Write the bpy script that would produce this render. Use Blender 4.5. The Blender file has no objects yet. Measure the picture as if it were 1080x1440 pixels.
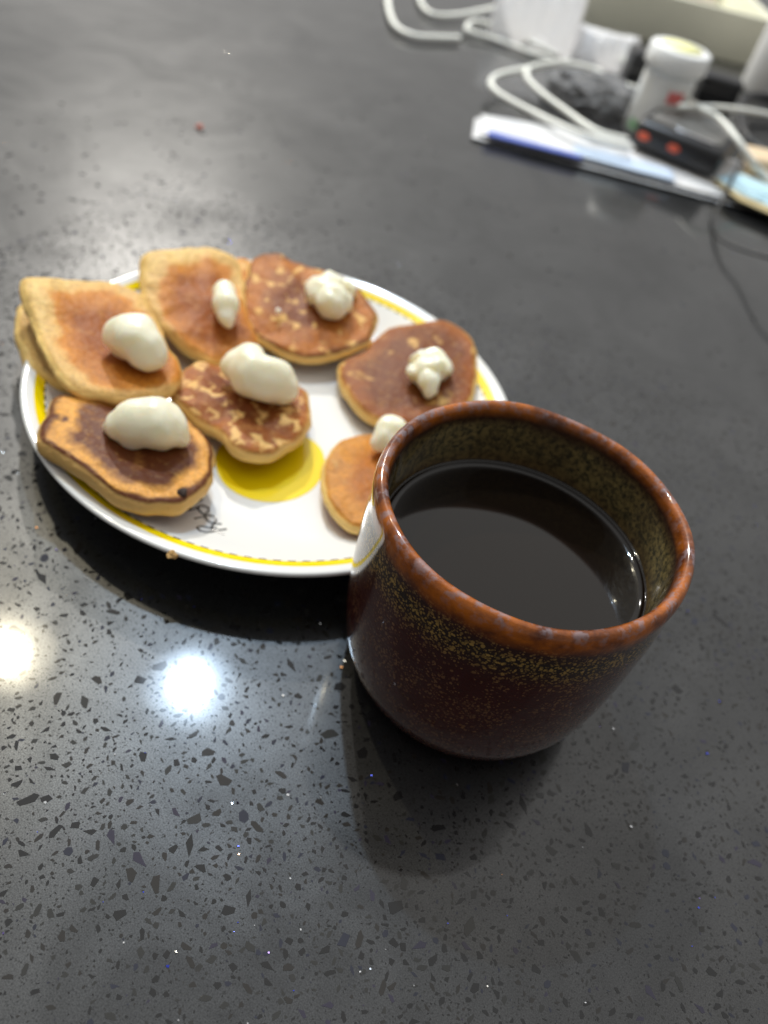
import bpy, bmesh, math, random
from mathutils import Vector, Matrix, noise
random.seed(7)
S = bpy.context.scene
COL = S.collection
PI = math.pi

# ------------------------------------------------------------------ camera
F, CD, CH, YAW, PITCH, ROLL = 1140.26, 0.16471, 0.21388, -0.23329, 0.77956, 0.27836   # focal length in px of a 1080 x 1440 frame
def cam_axes():
    cy, sy, cp, sp = math.cos(YAW), math.sin(YAW), math.cos(PITCH), math.sin(PITCH)
    fwd = Vector((sy*cp, cy*cp, -sp)); right = Vector((cy, -sy, 0)); up = right.cross(fwd)
    cr, sr = math.cos(ROLL), math.sin(ROLL)
    return cr*right+sr*up, -sr*right+cr*up, fwd
R_, U_, W_ = cam_axes()
EYE = Vector((0, -CD, CH))
cam = bpy.data.cameras.new('camera'); co = bpy.data.objects.new('camera', cam); COL.objects.link(co)
m = Matrix((R_, U_, -W_)).transposed().to_4x4(); m.translation = EYE; co.matrix_world = m
cam.sensor_fit = 'HORIZONTAL'; cam.sensor_width = 36; cam.lens = F/1080*36
cam.clip_start = 0.01; cam.clip_end = 50
cam.dof.use_dof = True; cam.dof.focus_distance = 0.198; cam.dof.aperture_fstop = 11.5
S.camera = co

# ------------------------------------------------------------------ room light
w = bpy.data.worlds.new('World'); S.world = w; w.use_nodes = True
bg = w.node_tree.nodes['Background']; bg.inputs[0].default_value = (1.0, 0.985, 0.96, 1); bg.inputs[1].default_value = 0.25
def disc_lamp(name, loc, r, radiance, col):
    l = bpy.data.lights.new(name, 'AREA'); l.shape = 'DISK'; l.size = 2*r
    l.energy = radiance*PI*PI*r*r; l.color = col
    o = bpy.data.objects.new(name, l); o.location = loc; COL.objects.link(o); return o
for name, x, y, col, k in (('ceiling_lamp_cool', -.61, .83, (.62, .80, 1), 2.0), ('ceiling_lamp_warm', -1.05, .67, (1, .90, .66), 1.4),
                           ('added_food_lamp', -1.42, 1.80, (1, .955, .88), 8.4)):  # third lamp is unseen, added to brighten the food, reflection hidden by the plate
    disc_lamp(name, (x, y, 1.70), .112, 4.6*k, col)
    disc_lamp(name+'_core', (x, y, 1.69), .0180, 2180*k, col)
# glowing area light in place of the lamp-lit ceiling, its falloff painted in
l = bpy.data.lights.new('ceiling_bounce_light', 'AREA'); l.shape = 'RECTANGLE'; l.size = 14; l.size_y = 14; l.energy = PI*14*14; l.color = (1, .985, .955)
l.use_nodes = True; lt = l.node_tree; em = lt.nodes['Emission']
ge = lt.nodes.new('ShaderNodeNewGeometry'); di = lt.nodes.new('ShaderNodeVectorMath'); di.operation = 'DISTANCE'; di.inputs[1].default_value = (-.35, 1.05, 1.78)
fo = lt.nodes.new('ShaderNodeMapRange'); fo.interpolation_type = 'SMOOTHERSTEP'
for k, q in (('From Min', .4), ('From Max', 4.2), ('To Min', .46), ('To Max', .13)): fo.inputs[k].default_value = q
lt.links.new(ge.outputs['Position'], di.inputs[0]); lt.links.new(di.outputs['Value'], fo.inputs['Value']); lt.links.new(fo.outputs[0], em.inputs['Strength'])
o = bpy.data.objects.new('ceiling_bounce_light', l); o.location = (0, 6.3, 1.78); COL.objects.link(o)
S.view_settings.view_transform = 'Standard'; S.view_settings.look = 'None'
S.view_settings.exposure = 0.16; S.view_settings.gamma = 1; S.view_settings.use_curve_mapping = False
S.render.engine = 'CYCLES'
S.cycles.use_denoising = True; S.cycles.max_bounces = 8; S.cycles.sample_clamp_indirect = 6
S.cycles.caustics_reflective = False; S.cycles.caustics_refractive = False

# ------------------------------------------------------------------ helpers
def at(px, py, z=0.0):
    """the point at height z seen at a pixel of the 1080 x 1440 photograph"""
    d = R_*((px-540)/F) + U_*((720-py)/F) + W_
    return EYE + d*((z-CH)/d.z)
def at_plane(px, py, p0, n):
    d = R_*((px-540)/F) + U_*((720-py)/F) + W_
    return EYE + d*((p0-EYE).dot(n)/d.dot(n))
def link(o, parent=None):
    COL.objects.link(o)
    if parent: o.parent = parent
    return o
def tag(o, label=None, cat=None, group=None, kind=None):
    if label: o['label'] = label
    if cat: o['category'] = cat
    if group: o['group'] = group
    if kind: o['kind'] = kind
    return o
def empty(name, loc=(0, 0, 0)):
    o = bpy.data.objects.new(name, None); o.location = loc; o.empty_display_size = .02; return link(o)
def mesh_obj(name, verts, faces, mat, parent=None, smooth=True, loc=None, mats=None, mi=None):
    me = bpy.data.meshes.new(name)
    if loc is not None: verts = [Vector(v)-Vector(loc) for v in verts]
    me.from_pydata([tuple(v) for v in verts], [], faces)
    for k in (mats or [mat]): me.materials.append(k)
    if mi: me.polygons.foreach_set('material_index', mi)
    if smooth: me.polygons.foreach_set('use_smooth', [True]*len(me.polygons))
    me.update()
    o = bpy.data.objects.new(name, me)
    if loc is not None: o.location = loc
    return link(o, parent)
def lathe(prof, n=96, close=False):
    v, f = [], []
    for r, z in prof:
        for i in range(n):
            a = 2*PI*i/n; v.append(Vector((r*math.cos(a), r*math.sin(a), z)))
    k = len(prof)
    for j in range(k-1):
        for i in range(n):
            i2 = (i+1) % n
            f.append((j*n+i, j*n+i2, (j+1)*n+i2, (j+1)*n+i))
    if prof[0][0] > 1e-6 and close: f.append(tuple(range(n))[::-1])
    return v, f
def catmull(pts, per=8, closed=False):
    out = []; n = len(pts)
    rng = range(n if closed else n-1)
    for i in rng:
        if closed: p0, p1, p2, p3 = pts[(i-1) % n], pts[i], pts[(i+1) % n], pts[(i+2) % n]
        else: p0, p1, p2, p3 = pts[max(i-1, 0)], pts[i], pts[i+1], pts[min(i+2, n-1)]
        for k in range(per):
            t = k/per
            out.append(0.5*((2*p1)+(p2-p0)*t+(2*p0-5*p1+4*p2-p3)*t*t+(3*p1-p0-3*p2+p3)*t**3))
    if not closed: out.append(pts[-1].copy())
    return out
def tube(name, pts, r, mat, parent=None, per=8, sides=10):
    c = catmull([Vector(p) for p in pts], per); v, f = [], []
    up = Vector((0, 0, 1))
    for i, p in enumerate(c):
        t = (c[min(i+1, len(c)-1)]-c[max(i-1, 0)]).normalized()
        s = t.cross(up)
        if s.length < 1e-3: s = Vector((1, 0, 0))
        s.normalize(); u = s.cross(t)
        for k in range(sides):
            a = 2*PI*k/sides; v.append(p+s*(r*math.cos(a))+u*(r*math.sin(a)))
    for i in range(len(c)-1):
        for k in range(sides):
            k2 = (k+1) % sides
            f.append((i*sides+k, i*sides+k2, (i+1)*sides+k2, (i+1)*sides+k))
    f.append(tuple(range(sides))[::-1]); f.append(tuple((len(c)-1)*sides+k for k in range(sides)))
    return mesh_obj(name, v, f, mat, parent)
def resample(poly, n):
    L = [0.0]; m = len(poly)
    for i in range(m): L.append(L[-1]+(poly[(i+1) % m]-poly[i]).length)
    out = []; j = 0
    for k in range(n):
        d = L[-1]*k/n
        while L[j+1] < d: j += 1
        t = (d-L[j])/max(L[j+1]-L[j], 1e-9)
        out.append(poly[j].lerp(poly[(j+1) % m], t))
    return out
def rounded_box(name, sx, sy, sz, bev, mat, parent=None, loc=(0, 0, 0), rz=0, seg=3):
    bm = bmesh.new(); bmesh.ops.create_cube(bm, size=1)
    for q in bm.verts: q.co = Vector((q.co.x*sx, q.co.y*sy, (q.co.z+.5)*sz))
    bmesh.ops.bevel(bm, geom=bm.edges[:], offset=bev, segments=seg, affect='EDGES', profile=.5)
    me = bpy.data.meshes.new(name); bm.to_mesh(me); bm.free(); me.materials.append(mat)
    me.polygons.foreach_set('use_smooth', [True]*len(me.polygons))
    o = bpy.data.objects.new(name, me); o.location = loc; o.rotation_euler.z = rz
    return link(o, parent)

# ------------------------------------------------------------------ materials
class NT:
    def __init__(s, name):
        s.m = bpy.data.materials.new(name); s.m.use_nodes = True
        s.t = s.m.node_tree; s.b = s.t.nodes['Principled BSDF']
    def n(s, kind, **kw):
        o = s.t.nodes.new(kind)
        for k, v in kw.items(): setattr(o, k, v)
        return o
    def l(s, a, b): s.t.links.new(a, b)
    def val(s, inp, v):
        if isinstance(v, (int, float, tuple)): inp.default_value = v
        else: s.l(v, inp)
    def math(s, op, a, b=0.0, c=None, clamp=False):
        o = s.n('ShaderNodeMath', operation=op, use_clamp=clamp); s.val(o.inputs[0], a); s.val(o.inputs[1], b)
        if c is not None: s.val(o.inputs[2], c)
        return o.outputs[0]
    def ramp(s, fac, stops, interp='LINEAR'):
        o = s.n('ShaderNodeValToRGB'); o.color_ramp.interpolation = interp
        e = o.color_ramp.elements
        while len(e) < len(stops): e.new(.5)
        for q, (p, c) in zip(e, stops):
            q.position = p; q.color = (c[0], c[1], c[2], 1) if isinstance(c, tuple) else (c, c, c, 1)
        s.l(fac, o.inputs[0]); return o.outputs[0]
    def mix(s, fac, a, b, blend='MIX'):
        o = s.n('ShaderNodeMix', data_type='RGBA', blend_type=blend)
        s.val(o.inputs[0], fac)
        for i, q in ((6, a), (7, b)):
            if isinstance(q, tuple): o.inputs[i].default_value = (q[0], q[1], q[2], 1)
            else: s.l(q, o.inputs[i])
        return o.outputs[2]
    def coord(s, which='Object'): return s.n('ShaderNodeTexCoord').outputs[which]
    def noise(s, scale, detail=3, rough=.5, vec=None, out=0, dist=0):
        o = s.n('ShaderNodeTexNoise'); o.inputs['Scale'].default_value = scale
        o.inputs['Detail'].default_value = detail; o.inputs['Roughness'].default_value = rough
        o.inputs['Distortion'].default_value = dist
        s.l(vec or s.coord(), o.inputs['Vector']); return o.outputs[out]
    def vor(s, scale, vec=None, feature='F1', out='Distance'):
        o = s.n('ShaderNodeTexVoronoi', feature=feature); o.inputs['Scale'].default_value = scale
        s.l(vec or s.coord(), o.inputs['Vector']); return o.outputs[out]
    def bump(s, h, strength, dist):
        o = s.n('ShaderNodeBump'); o.inputs['Strength'].default_value = strength; o.inputs['Distance'].default_value = dist
        s.l(h, o.inputs['Height']); s.l(o.outputs[0], s.b.inputs['Normal']); return o.outputs[0]
    def set(s, **kw):
        names = dict(col='Base Color', rough='Roughness', metal='Metallic', coat='Coat Weight', coatr='Coat Roughness', spec='Specular IOR Level',
                     sss='Subsurface Weight', sssr='Subsurface Radius', ssss='Subsurface Scale', trans='Transmission Weight', ior='IOR', alpha='Alpha')
        for k, v in kw.items():
            i = s.b.inputs[names[k]]
            if isinstance(v, tuple) and len(v) == 3 and k == 'col': v = (*v, 1)
            s.val(i, v)
        return s.m
def plain(name, col, rough=.5, **kw): return NT(name).set(col=col, rough=rough, **kw)
def worn(name, col, rough=.5, amt=.12, scale=60, **kw):
    t = NT(name); f = t.noise(scale, 4)
    c = t.mix(f, tuple(x*(1-amt) for x in col), tuple(min(1, x*(1+amt)) for x in col))
    return t.set(col=c, rough=rough, **kw)

def quartz():
    t = NT('black_quartz')
    f = t.noise(90, 5, .6); g = t.noise(2600, 2, .7)
    c = t.mix(f, (.0045, .005, .0056), (.008, .0086, .0096))
    c = t.mix(t.math('MULTIPLY', t.ramp(g, [(.5, 0.), (.75, 1.)]), .35), c, (.018, .019, .021))
    r = t.ramp(t.noise(9, 4, .6), [(.3, .31), (.7, .39)])
    # the matrix is a fine crushed aggregate: its grains scatter the glare unevenly, and wiping has left dull smears
    grain = t.ramp(t.noise(2600, 3, .7), [(.36, .40), (.60, 1.)])
    pep = t.ramp(t.vor(900), [(.10, .30), (.28, 1.)])
    smear = t.ramp(t.noise(17, 5, .62, dist=1.2), [(.32, .55), (.68, 1.15)])
    sp = t.math('MULTIPLY', t.math('MULTIPLY', t.math('MULTIPLY', grain, pep), smear), .82)
    t.set(col=c, rough=r, spec=sp, coat=1.0)
    t.l(t.ramp(t.noise(14, 5, .65), [(.35, .05), (.75, .10)]), t.b.inputs['Coat Roughness'])
    return t.m
M_QUARTZ = quartz()
def chip_mat(name, a, b):
    t = NT(name); f = t.noise(420, 3, .6)
    return t.set(col=t.mix(f, a, b), rough=.5, spec=.05, coat=1.0, coatr=.06)
M_CHIP = [chip_mat('dark_stone_chip', (.004, .004, .0042), (.012, .012, .013)), chip_mat('brown_stone_chip', (.010, .009, .008), (.024, .021, .018)),
          chip_mat('blue_stone_chip', (.008, .009, .016), (.022, .025, .045)), chip_mat('violet_stone_chip', (.013, .011, .022), (.035, .03, .055)),
          chip_mat('grey_stone_chip', (.012, .012, .011), (.030, .030, .028))]
M_GLINT = [plain('white_glint', (.9, .92, .95), .22, metal=1.0), plain('blue_glint', (.10, .14, .9), .22, metal=1.0),
           plain('orange_glint', (.9, .45, .2), .25, metal=1.0), plain('violet_glint', (.4, .3, .8), .25, metal=1.0)]

# ------------------------------------------------------------------ tabletop
def make_table():
    x0, x1, y0, y1 = -1.5, 1.3, -.42, 1.45
    top = bmesh.new(); bmesh.ops.create_cube(top, size=1)
    for q in top.verts: q.co = Vector((x0+(q.co.x+.5)*(x1-x0), y0+(q.co.y+.5)*(y1-y0), -.03+(q.co.z+.5)*.03))
    me = bpy.data.meshes.new('tabletop'); top.to_mesh(me); top.free(); me.materials.append(M_QUARTZ)
    o = link(bpy.data.objects.new('tabletop', me)); o['kind'] = 'structure'; return o
tabletop = make_table()
def polygon(rnd):
    n = rnd.choice((4, 4, 5, 5, 6, 7))
    a = sorted((i+rnd.uniform(-.38, .38))*2*PI/n for i in range(n))
    st = rnd.uniform(1.0, 2.5); rot = rnd.uniform(0, PI)
    pts = []
    for t in a:
        r = rnd.uniform(.62, 1.0); x, y = r*math.cos(t)*math.sqrt(st), r*math.sin(t)/math.sqrt(st)
        pts.append((x*math.cos(rot)-y*math.sin(rot), x*math.sin(rot)+y*math.cos(rot)))
    return pts
def make_chips():
    rnd = random.Random(11)
    hit = {}
    def free(x, y, r):
        gx, gy = int(x//.006), int(y//.006)
        for i in (-1, 0, 1):
            for j in (-1, 0, 1):
                for (u, v, s) in hit.get((gx+i, gy+j), ()):
                    if (u-x)**2+(v-y)**2 < ((r+s)*.85)**2: return False
        hit.setdefault((gx, gy), []).append((x, y, r)); return True
    items = []
    def dens(x, y):
        return noise.noise(Vector((x*14, y*14, 3.3)))*.5+.62
    for lo, hi, cnt in ((.0014, .0025, 4200), (.0009, .0014, 16000), (.0005, .0010, 26000), (.00025, .0005, 42000)):
        for _ in range(cnt):
            x = rnd.uniform(-.36, .28); y = -.22+rnd.random()**1.8*.70
            if lo < .0010: x = rnd.uniform(-.27, .20); y = -.20+rnd.random()**1.2*.42
            if lo < .0005 and y > .12: continue
            if rnd.random() > dens(x, y)*max(.12, min(1, 1.25-(y-.02)/.34)): continue
            r = lo+(hi-lo)*rnd.random()**1.7
            if free(x, y, r): items.append((r, x, y))
    def weight(it):
        r, x, y = it; return r/(Vector((x, y, 0))-EYE).length
    def inside(x, y):
        d = Vector((x, y, 0))-EYE; k = d.dot(W_)
        u, v = 540+F*d.dot(R_)/k, 720-F*d.dot(U_)/k
        return -5 < u < 1085 and 650 < v < 1445
    items.sort(key=weight, reverse=True)
    big = [it for it in items if inside(it[1], it[2])][:300]; bigset = set(big)
    protos = []
    for k in range(28):
        p = polygon(rnd); n = len(p); h = .02
        v = [(x, y, h) for x, y in p]+[(x*1.02, y*1.02, -h) for x, y in p]
        f = [tuple(range(n))]+[(i, n+i, n+(i+1) % n, (i+1) % n) for i in range(n)]
        me = bpy.data.meshes.new('stone_chip'); me.from_pydata(v, [], f)
        me.materials.append(M_CHIP[rnd.choices(range(5), (5, 3, 2, .8, 4))[0]]); protos.append(me)
    for r, x, y in big:
        o = bpy.data.objects.new('stone_chip', rnd.choice(protos))
        o.location = (x, y, rnd.uniform(.00002, .00006)); o.rotation_euler.z = rnd.uniform(0, 2*PI)
        o.scale = (r, r, .001); link(o, tabletop)
    v, f, mi = [], [], []
    for it in items:
        if it in bigset: continue
        r, x, y = it; p = polygon(rnd); b = len(v); n = len(p); z = rnd.uniform(.00002, .00006)
        v += [(x+a*r, y+c*r, z) for a, c in p]; f.append(tuple(range(b, b+n))); mi.append(rnd.choices(range(5), (6, 3, 1.6, .5, 4))[0])
    o = mesh_obj('stone_speckle', v, f, None, tabletop, False, mats=M_CHIP, mi=mi); o['kind'] = 'stuff'
    v, f, mi = [], [], []
    for _ in range(1500):
        x = rnd.uniform(-.40, .34); y = -.22+rnd.random()**1.8*.72
        r = rnd.choice((.00018, .00022, .0003, .0003, .00045)) if y < .15 else .00018
        if rnd.random() < .05 and y < .1: r = .00055
        nrm = Vector((rnd.gauss(0, .30), rnd.gauss(0, .30), 1)).normalized()
        s = nrm.cross(Vector((0, 1, 0))).normalized(); u = nrm.cross(s); b = len(v); n = rnd.choice((4, 5))
        for i in range(n):
            a = 2*PI*i/n+rnd.uniform(-.3, .3); v.append(Vector((x, y, .00008+r*.5))+s*(r*math.cos(a))+u*(r*math.sin(a)*rnd.uniform(.5, 1)))
        f.append(tuple(range(b, b+n))); mi.append(rnd.choices(range(4), (5, 3, .6, 1.4))[0])
    o = mesh_obj('glitter_fleck', v, f, None, tabletop, False, mats=M_GLINT, mi=mi); o['kind'] = 'stuff'
make_chips()

# ------------------------------------------------------------------ plate
PX, PY, PR = -.10675, .06436, .0931
FLOOR_Z = .0068
def plate_print():
    t = NT('glazed_plate')
    sep = t.n('ShaderNodeSeparateXYZ'); t.l(t.coord(), sep.inputs[0])
    x, y = sep.outputs[0], sep.outputs[1]
    r = t.math('SQRT', t.math('ADD', t.math('MULTIPLY', x, x), t.math('MULTIPLY', y, y)))
    up = t.math('GREATER_THAN', sep.outputs[2], .0055)
    band = t.math('MULTIPLY', t.math('GREATER_THAN', r, .0853), t.math('LESS_THAN', r, .0886))
    ang = t.math('ARCTAN2', y, x)
    fr = t.math('FRACT', t.math('MULTIPLY', ang, 116/(2*PI)))
    dash = t.math('MULTIPLY', t.math('LESS_THAN', fr, .55), t.math('MULTIPLY', t.math('GREATER_THAN', r, .0849), t.math('LESS_THAN', r, .0855)))
    c = t.mix(t.noise(30, 2), (.80, .80, .775), (.84, .84, .82))
    c = t.mix(t.math('MULTIPLY', band, up), c, (.93, .70, .003))
    c = t.mix(t.math('MULTIPLY', dash, up), c, (.05, .05, .035))
    return t.set(col=c, rough=.18, coat=.6, coatr=.06)
M_PLATE = plate_print()
plate = empty('plate', (PX, PY, 0))
tag(plate, 'white round plate with a yellow stitched band near its rim, holding pancakes', 'plate')
prof = [(.0001, .0030), (.045, .0030), (.050, .0004), (.053, .0004), (.056, .0032), (.068, .0072), (.080, .0118), (.088, .0155), (.0917, .0172), (.0929, .0181), (PR, .0187),
        (.0929, .0193), (.0922, .0196), (.0912, .0194), (.0885, .0182), (.0845, .0164), (.078, .0132), (.071, .0101), (.064, .0080), (.057, .0070), (.045, FLOOR_Z), (.0001, FLOOR_Z)]
v, f = lathe(prof, 160)
pl = mesh_obj('dish', v, f, M_PLATE, plate)
# flat prints on the plate's surface: a plain yellow disc and black script
def plate_z(r):
    up = sorted(prof[13:])
    for (r0, z0), (r1, z1) in zip(up, up[1:]):
        if r0 <= r <= r1: return z0+(z1-z0)*(r-r0)/(r1-r0)
    return FLOOR_Z
def on_plate(x, y, dz):
    z = FLOOR_Z
    for _ in range(6):
        q = at(x, y, z); z = plate_z(math.hypot(q.x-PX, q.y-PY))+dz
    return at(x, y, z)-Vector((PX, PY, 0))
def print_disc():
    pts = [Vector((x, y, 0)) for x, y in ((303, 652), (315, 680), (344, 699), (378, 706), (412, 702), (441, 686), (456, 660), (453, 634), (436, 617), (410, 606), (370, 600), (330, 610), (308, 630))]
    n = 72; poly = resample(catmull(pts, 8, True), n); c = sum(poly, Vector())/n
    rings = [.25, .5, .7, .85, 1.0]
    v = [on_plate(c.x, c.y, .00012)]; f = []
    for s_ in rings:
        for p in poly: q = c+(p-c)*s_; v.append(on_plate(q.x, q.y, .00012))
    for i in range(n): f.append((0, 1+i, 1+(i+1) % n))
    for j in range(len(rings)-1):
        for i in range(n): f.append((1+j*n+i, 1+(j+1)*n+i, 1+(j+1)*n+(i+1) % n, 1+j*n+(i+1) % n))
    mesh_obj('yellow_print', v, f, NT('yellow_glaze').set(col=(.95, .71, .003), rough=.2, coat=.6, coatr=.06), plate)
print_disc()
def script_lettering():
    z1 = 1/15.43
    strokes = [[(390, 100), (200, 215), (120, 300), (60, 340), (180, 325), (260, 290), (320, 255), (420, 250), (520, 310), (490, 390), (400, 430), (320, 360), (280, 290)],
               [(200, 530), (300, 505), (400, 490), (460, 462), (540, 455), (610, 475), (680, 550), (620, 620), (520, 590), (450, 520), (430, 440)],
               [(800, 645), (720, 640), (640, 640), (600, 670), (585, 705), (640, 735), (700, 725)],
               [(910, 750), (820, 765), (700, 785), (580, 815), (450, 822), (340, 790), (265, 725), (330, 695), (430, 705), (550, 735), (640, 775), (720, 810), (870, 885)]]
    v, f = [], []
    for s_ in strokes:
        c = catmull([on_plate(260+x*z1, 695+y*z1, .00022) for x, y in s_], 6)
        b = len(v)
        for i, p in enumerate(c):
            t = (c[min(i+1, len(c)-1)]-c[max(i-1, 0)]).normalized(); q = Vector((-t.y, t.x, 0))*.00032
            v += [p+q, p-q]
        for i in range(len(c)-1): f.append((b+2*i, b+2*i+1, b+2*i+3, b+2*i+2))
    mesh_obj('script_lettering', v, f, NT('black_print').set(col=(.02, .02, .018), rough=.25, coat=.5, coatr=.06), plate, False)
script_lettering()

# ------------------------------------------------------------------ pancakes
def pancake_mat(name, centre, mid, ring, pale, ramp_pos, patch=0., patch_scale=150, shift=(0, 0), seed=0., patch_col=(.74, .44, .13), edge=.15):
    t = NT(name)
    at_ = t.n('ShaderNodeAttribute', attribute_name='rim'); s = at_.outputs['Fac']
    mp = t.n('ShaderNodeMapping'); mp.inputs['Location'].default_value = (seed, seed*.7, seed*.3); t.l(t.coord(), mp.inputs[0])
    vec = mp.outputs[0]
    n1 = t.noise(55, 3, .55, vec); n2 = t.noise(160, 4, .6, vec)
    top = t.math('LESS_THAN', s, 1.02)
    wob = t.math('ADD', t.math('MULTIPLY', t.math('SUBTRACT', n1, .5), .62), t.math('MULTIPLY', t.math('SUBTRACT', n2, .5), .22))
    sep = t.n('ShaderNodeSeparateXYZ'); t.l(t.coord(), sep.inputs[0])
    sh = t.math('ADD', t.math('MULTIPLY', sep.outputs[0], shift[0]), t.math('MULTIPLY', sep.outputs[1], shift[1]))
    fade = t.ramp(s, [(.80, 1.), (.97, edge)])
    ss = t.math('ADD', s, t.math('MULTIPLY', t.math('ADD', wob, sh), fade))
    a, b, c = ramp_pos
    col = t.ramp(t.math('MULTIPLY', ss, .5), [(0, centre), (a/2, centre), (b/2, mid), (c/2, tuple(.35*x+.65*y for x, y in zip(mid, pale)) if c < .93 else mid), (.487, ring), (.507, ring), (.545, pale), (.70, pale),
                 (.77, tuple(.6*x for x in mid)), (.84, centre)])
    # the lacy grain of a griddled crust: pores, toasted flecks, paler bubbles
    g = t.noise(700, 3, .7, vec); vo = t.vor(330, vec)
    big = t.noise(150, 4, .68, vec)
    col = t.mix(t.math('MULTIPLY', t.ramp(big, [(.36, .55), (.52, 0.)]), top), col, t.mix(.45, col, (.13, .036, .010)))
    col = t.mix(t.math('MULTIPLY', t.ramp(big, [(.54, 0.), (.70, .50)]), top), col, t.mix(.5, col, (.68, .33, .075)))
    lace = t.math('MULTIPLY', t.ramp(g, [(.40, 1.), (.60, 0.)]), .50)
    col = t.mix(t.math('MULTIPLY', lace, top), col, t.mix(.5, col, (.13, .040, .011)))
    pore = t.ramp(t.vor(520, vec), [(.10, 1.), (.26, 0.)])
    col = t.mix(t.math('MULTIPLY', pore, .30), col, t.mix(.6, col, (.10, .035, .012)))
    col = t.mix(t.math('MULTIPLY', t.ramp(t.noise(420, 2, .6, vec), [(.55, 0.), (.72, .18)]), top), col, patch_col)
    if patch > 0:
        pm = t.ramp(t.noise(patch_scale, 2, .45, vec, dist=.4), [(1-patch-.05, 0.), (1-patch+.04, 1.)])
        col = t.mix(t.math('MULTIPLY', t.math('MULTIPLY', pm, top), .9), col, patch_col)
    t.set(col=col, rough=.50, spec=.22, sss=.12, sssr=(.004, .0018, .0007), ssss=1.0)
    h = t.math('ADD', t.math('MULTIPLY', g, .5), t.math('MULTIPLY', t.math('ADD', vo, n2), .5))
    t.bump(h, .6, .0009)
    return t.m
BR = (.33, .088, .008); DK = (.115, .036, .014); GD = (.64, .24, .024); PALE = (.84, .57, .20); RING = (.24, .085, .022)
def pancake(label, outline, ztop, tilt, mat, t=.0075, lift=(), lumps=.0007, seed=0, bulge=.0010, per=8):
    """outline: the crust's edge in photo pixels; tilt: slope of the cake outwards from the plate's centre"""
    c0 = at(sum(p[0] for p in outline)/len(outline), sum(p[1] for p in outline)/len(outline), ztop)
    d = Vector((c0.x-PX, c0.y-PY)); d = d.normalized() if d.length > 1e-4 else Vector((1, 0))
    n = Vector((-d.x*tilt, -d.y*tilt, 1)).normalized()
    pts = [at_plane(x, y, c0, n) for x, y in outline]
    N = 112
    poly = resample(catmull(pts, per, True), N)
    c = sum(poly, Vector())/N
    ax = Vector((1, 0, 0)); ax = (ax-n*ax.dot(n)).normalized(); ay = n.cross(ax)
    P2 = [Vector(((p-c).dot(ax), (p-c).dot(ay))) for p in poly]
    P2 = [p*(1+(.0006*noise.noise(Vector((p.x*120, p.y*120, seed*5.+2)))+.0004*noise.noise(Vector((p.x*300, p.y*300, seed*3.))))/p.length) for p in P2]
    nor = []
    for i in range(N):
        e = P2[(i+2) % N]-P2[(i-2) % N]; q = Vector((e.y, -e.x)).normalized()
        if q.dot(P2[i]) < 0: q = -q
        nor.append(q)
    prof = [(s, 0, None) for s in (.10, .22, .34, .46, .58, .68, .77, .85, .91, .955)]
    # crust edge, belly of the side, underside
    prof += [(1.0, -.0004, .0), (1.0, -.0010, .0005), (1.0, -.28*t, .0011), (1.0, -.52*t, .0014), (1.0, -.76*t, .0010), (1.0, -.94*t, .0001), (.96, -t, None), (.5, -t, None)]
    att = [.10, .22, .34, .46, .58, .68, .77, .85, .91, .955, 1.0, 1.06, 1.15, 1.28, 1.42, 1.55, 1.7, 1.9]
    off = Vector((seed*3.1, seed*1.7, 0))
    def relief(q, s):
        z = lumps*noise.noise(Vector((q.x*75, q.y*75, 0))+off)*1.3+lumps*.5*noise.noise(Vector((q.x*190, q.y*190, 4))+off)
        z += bulge*(1-s*s)+.0015*s**4*noise.noise(Vector((q.x*48, q.y*48, 17))+off)
        for (lx, ly, amp, rad) in lift:       # local folds: px offsets are metres in the cake's own plane
            z += amp*math.exp(-((q.x-lx)**2+(q.y-ly)**2)/(rad*rad))
        return z
    V, A, Fc = [Vector((0, 0, relief(Vector((0, 0)), 0)))], [0.0], []
    for (s, z, o), a in zip(prof, att):
        for i in range(N):
            q = P2[i]*s
            if o is not None:
                wv = .0010*noise.noise(Vector((q.x*95, q.y*95, 9))+off)+.0004*noise.noise(Vector((q.x*200, q.y*200, z*200))+off)
                q = P2[i]+nor[i]*(o+wv*(1 if o else .5))
            zz = relief(q, min(s, 1))+z
            V.append(Vector((q.x, q.y, zz))); A.append(a)
    k = len(prof)
    for i in range(N): Fc.append((0, 1+i, 1+(i+1) % N))
    for j in range(k-1):
        for i in range(N):
            i2 = (i+1) % N; Fc.append((1+j*N+i, 1+(j+1)*N+i, 1+(j+1)*N+i2, 1+j*N+i2))
    V.append(Vector((0, 0, -t+bulge))); A.append(2.0); b = len(V)-1
    for i in range(N): Fc.append((b, 1+(k-1)*N+(i+1) % N, 1+(k-1)*N+i))
    o = mesh_obj('pancake', V, Fc, mat)
    at_ = o.data.attributes.new('rim', 'FLOAT', 'POINT'); at_.data.foreach_set('value', A)
    mw = Matrix((ax, ay, n)).transposed().to_4x4(); mw.translation = c; o.matrix_world = mw
    tag(o, label, 'pancake', 'small pancakes on the plate')
    return o

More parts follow.
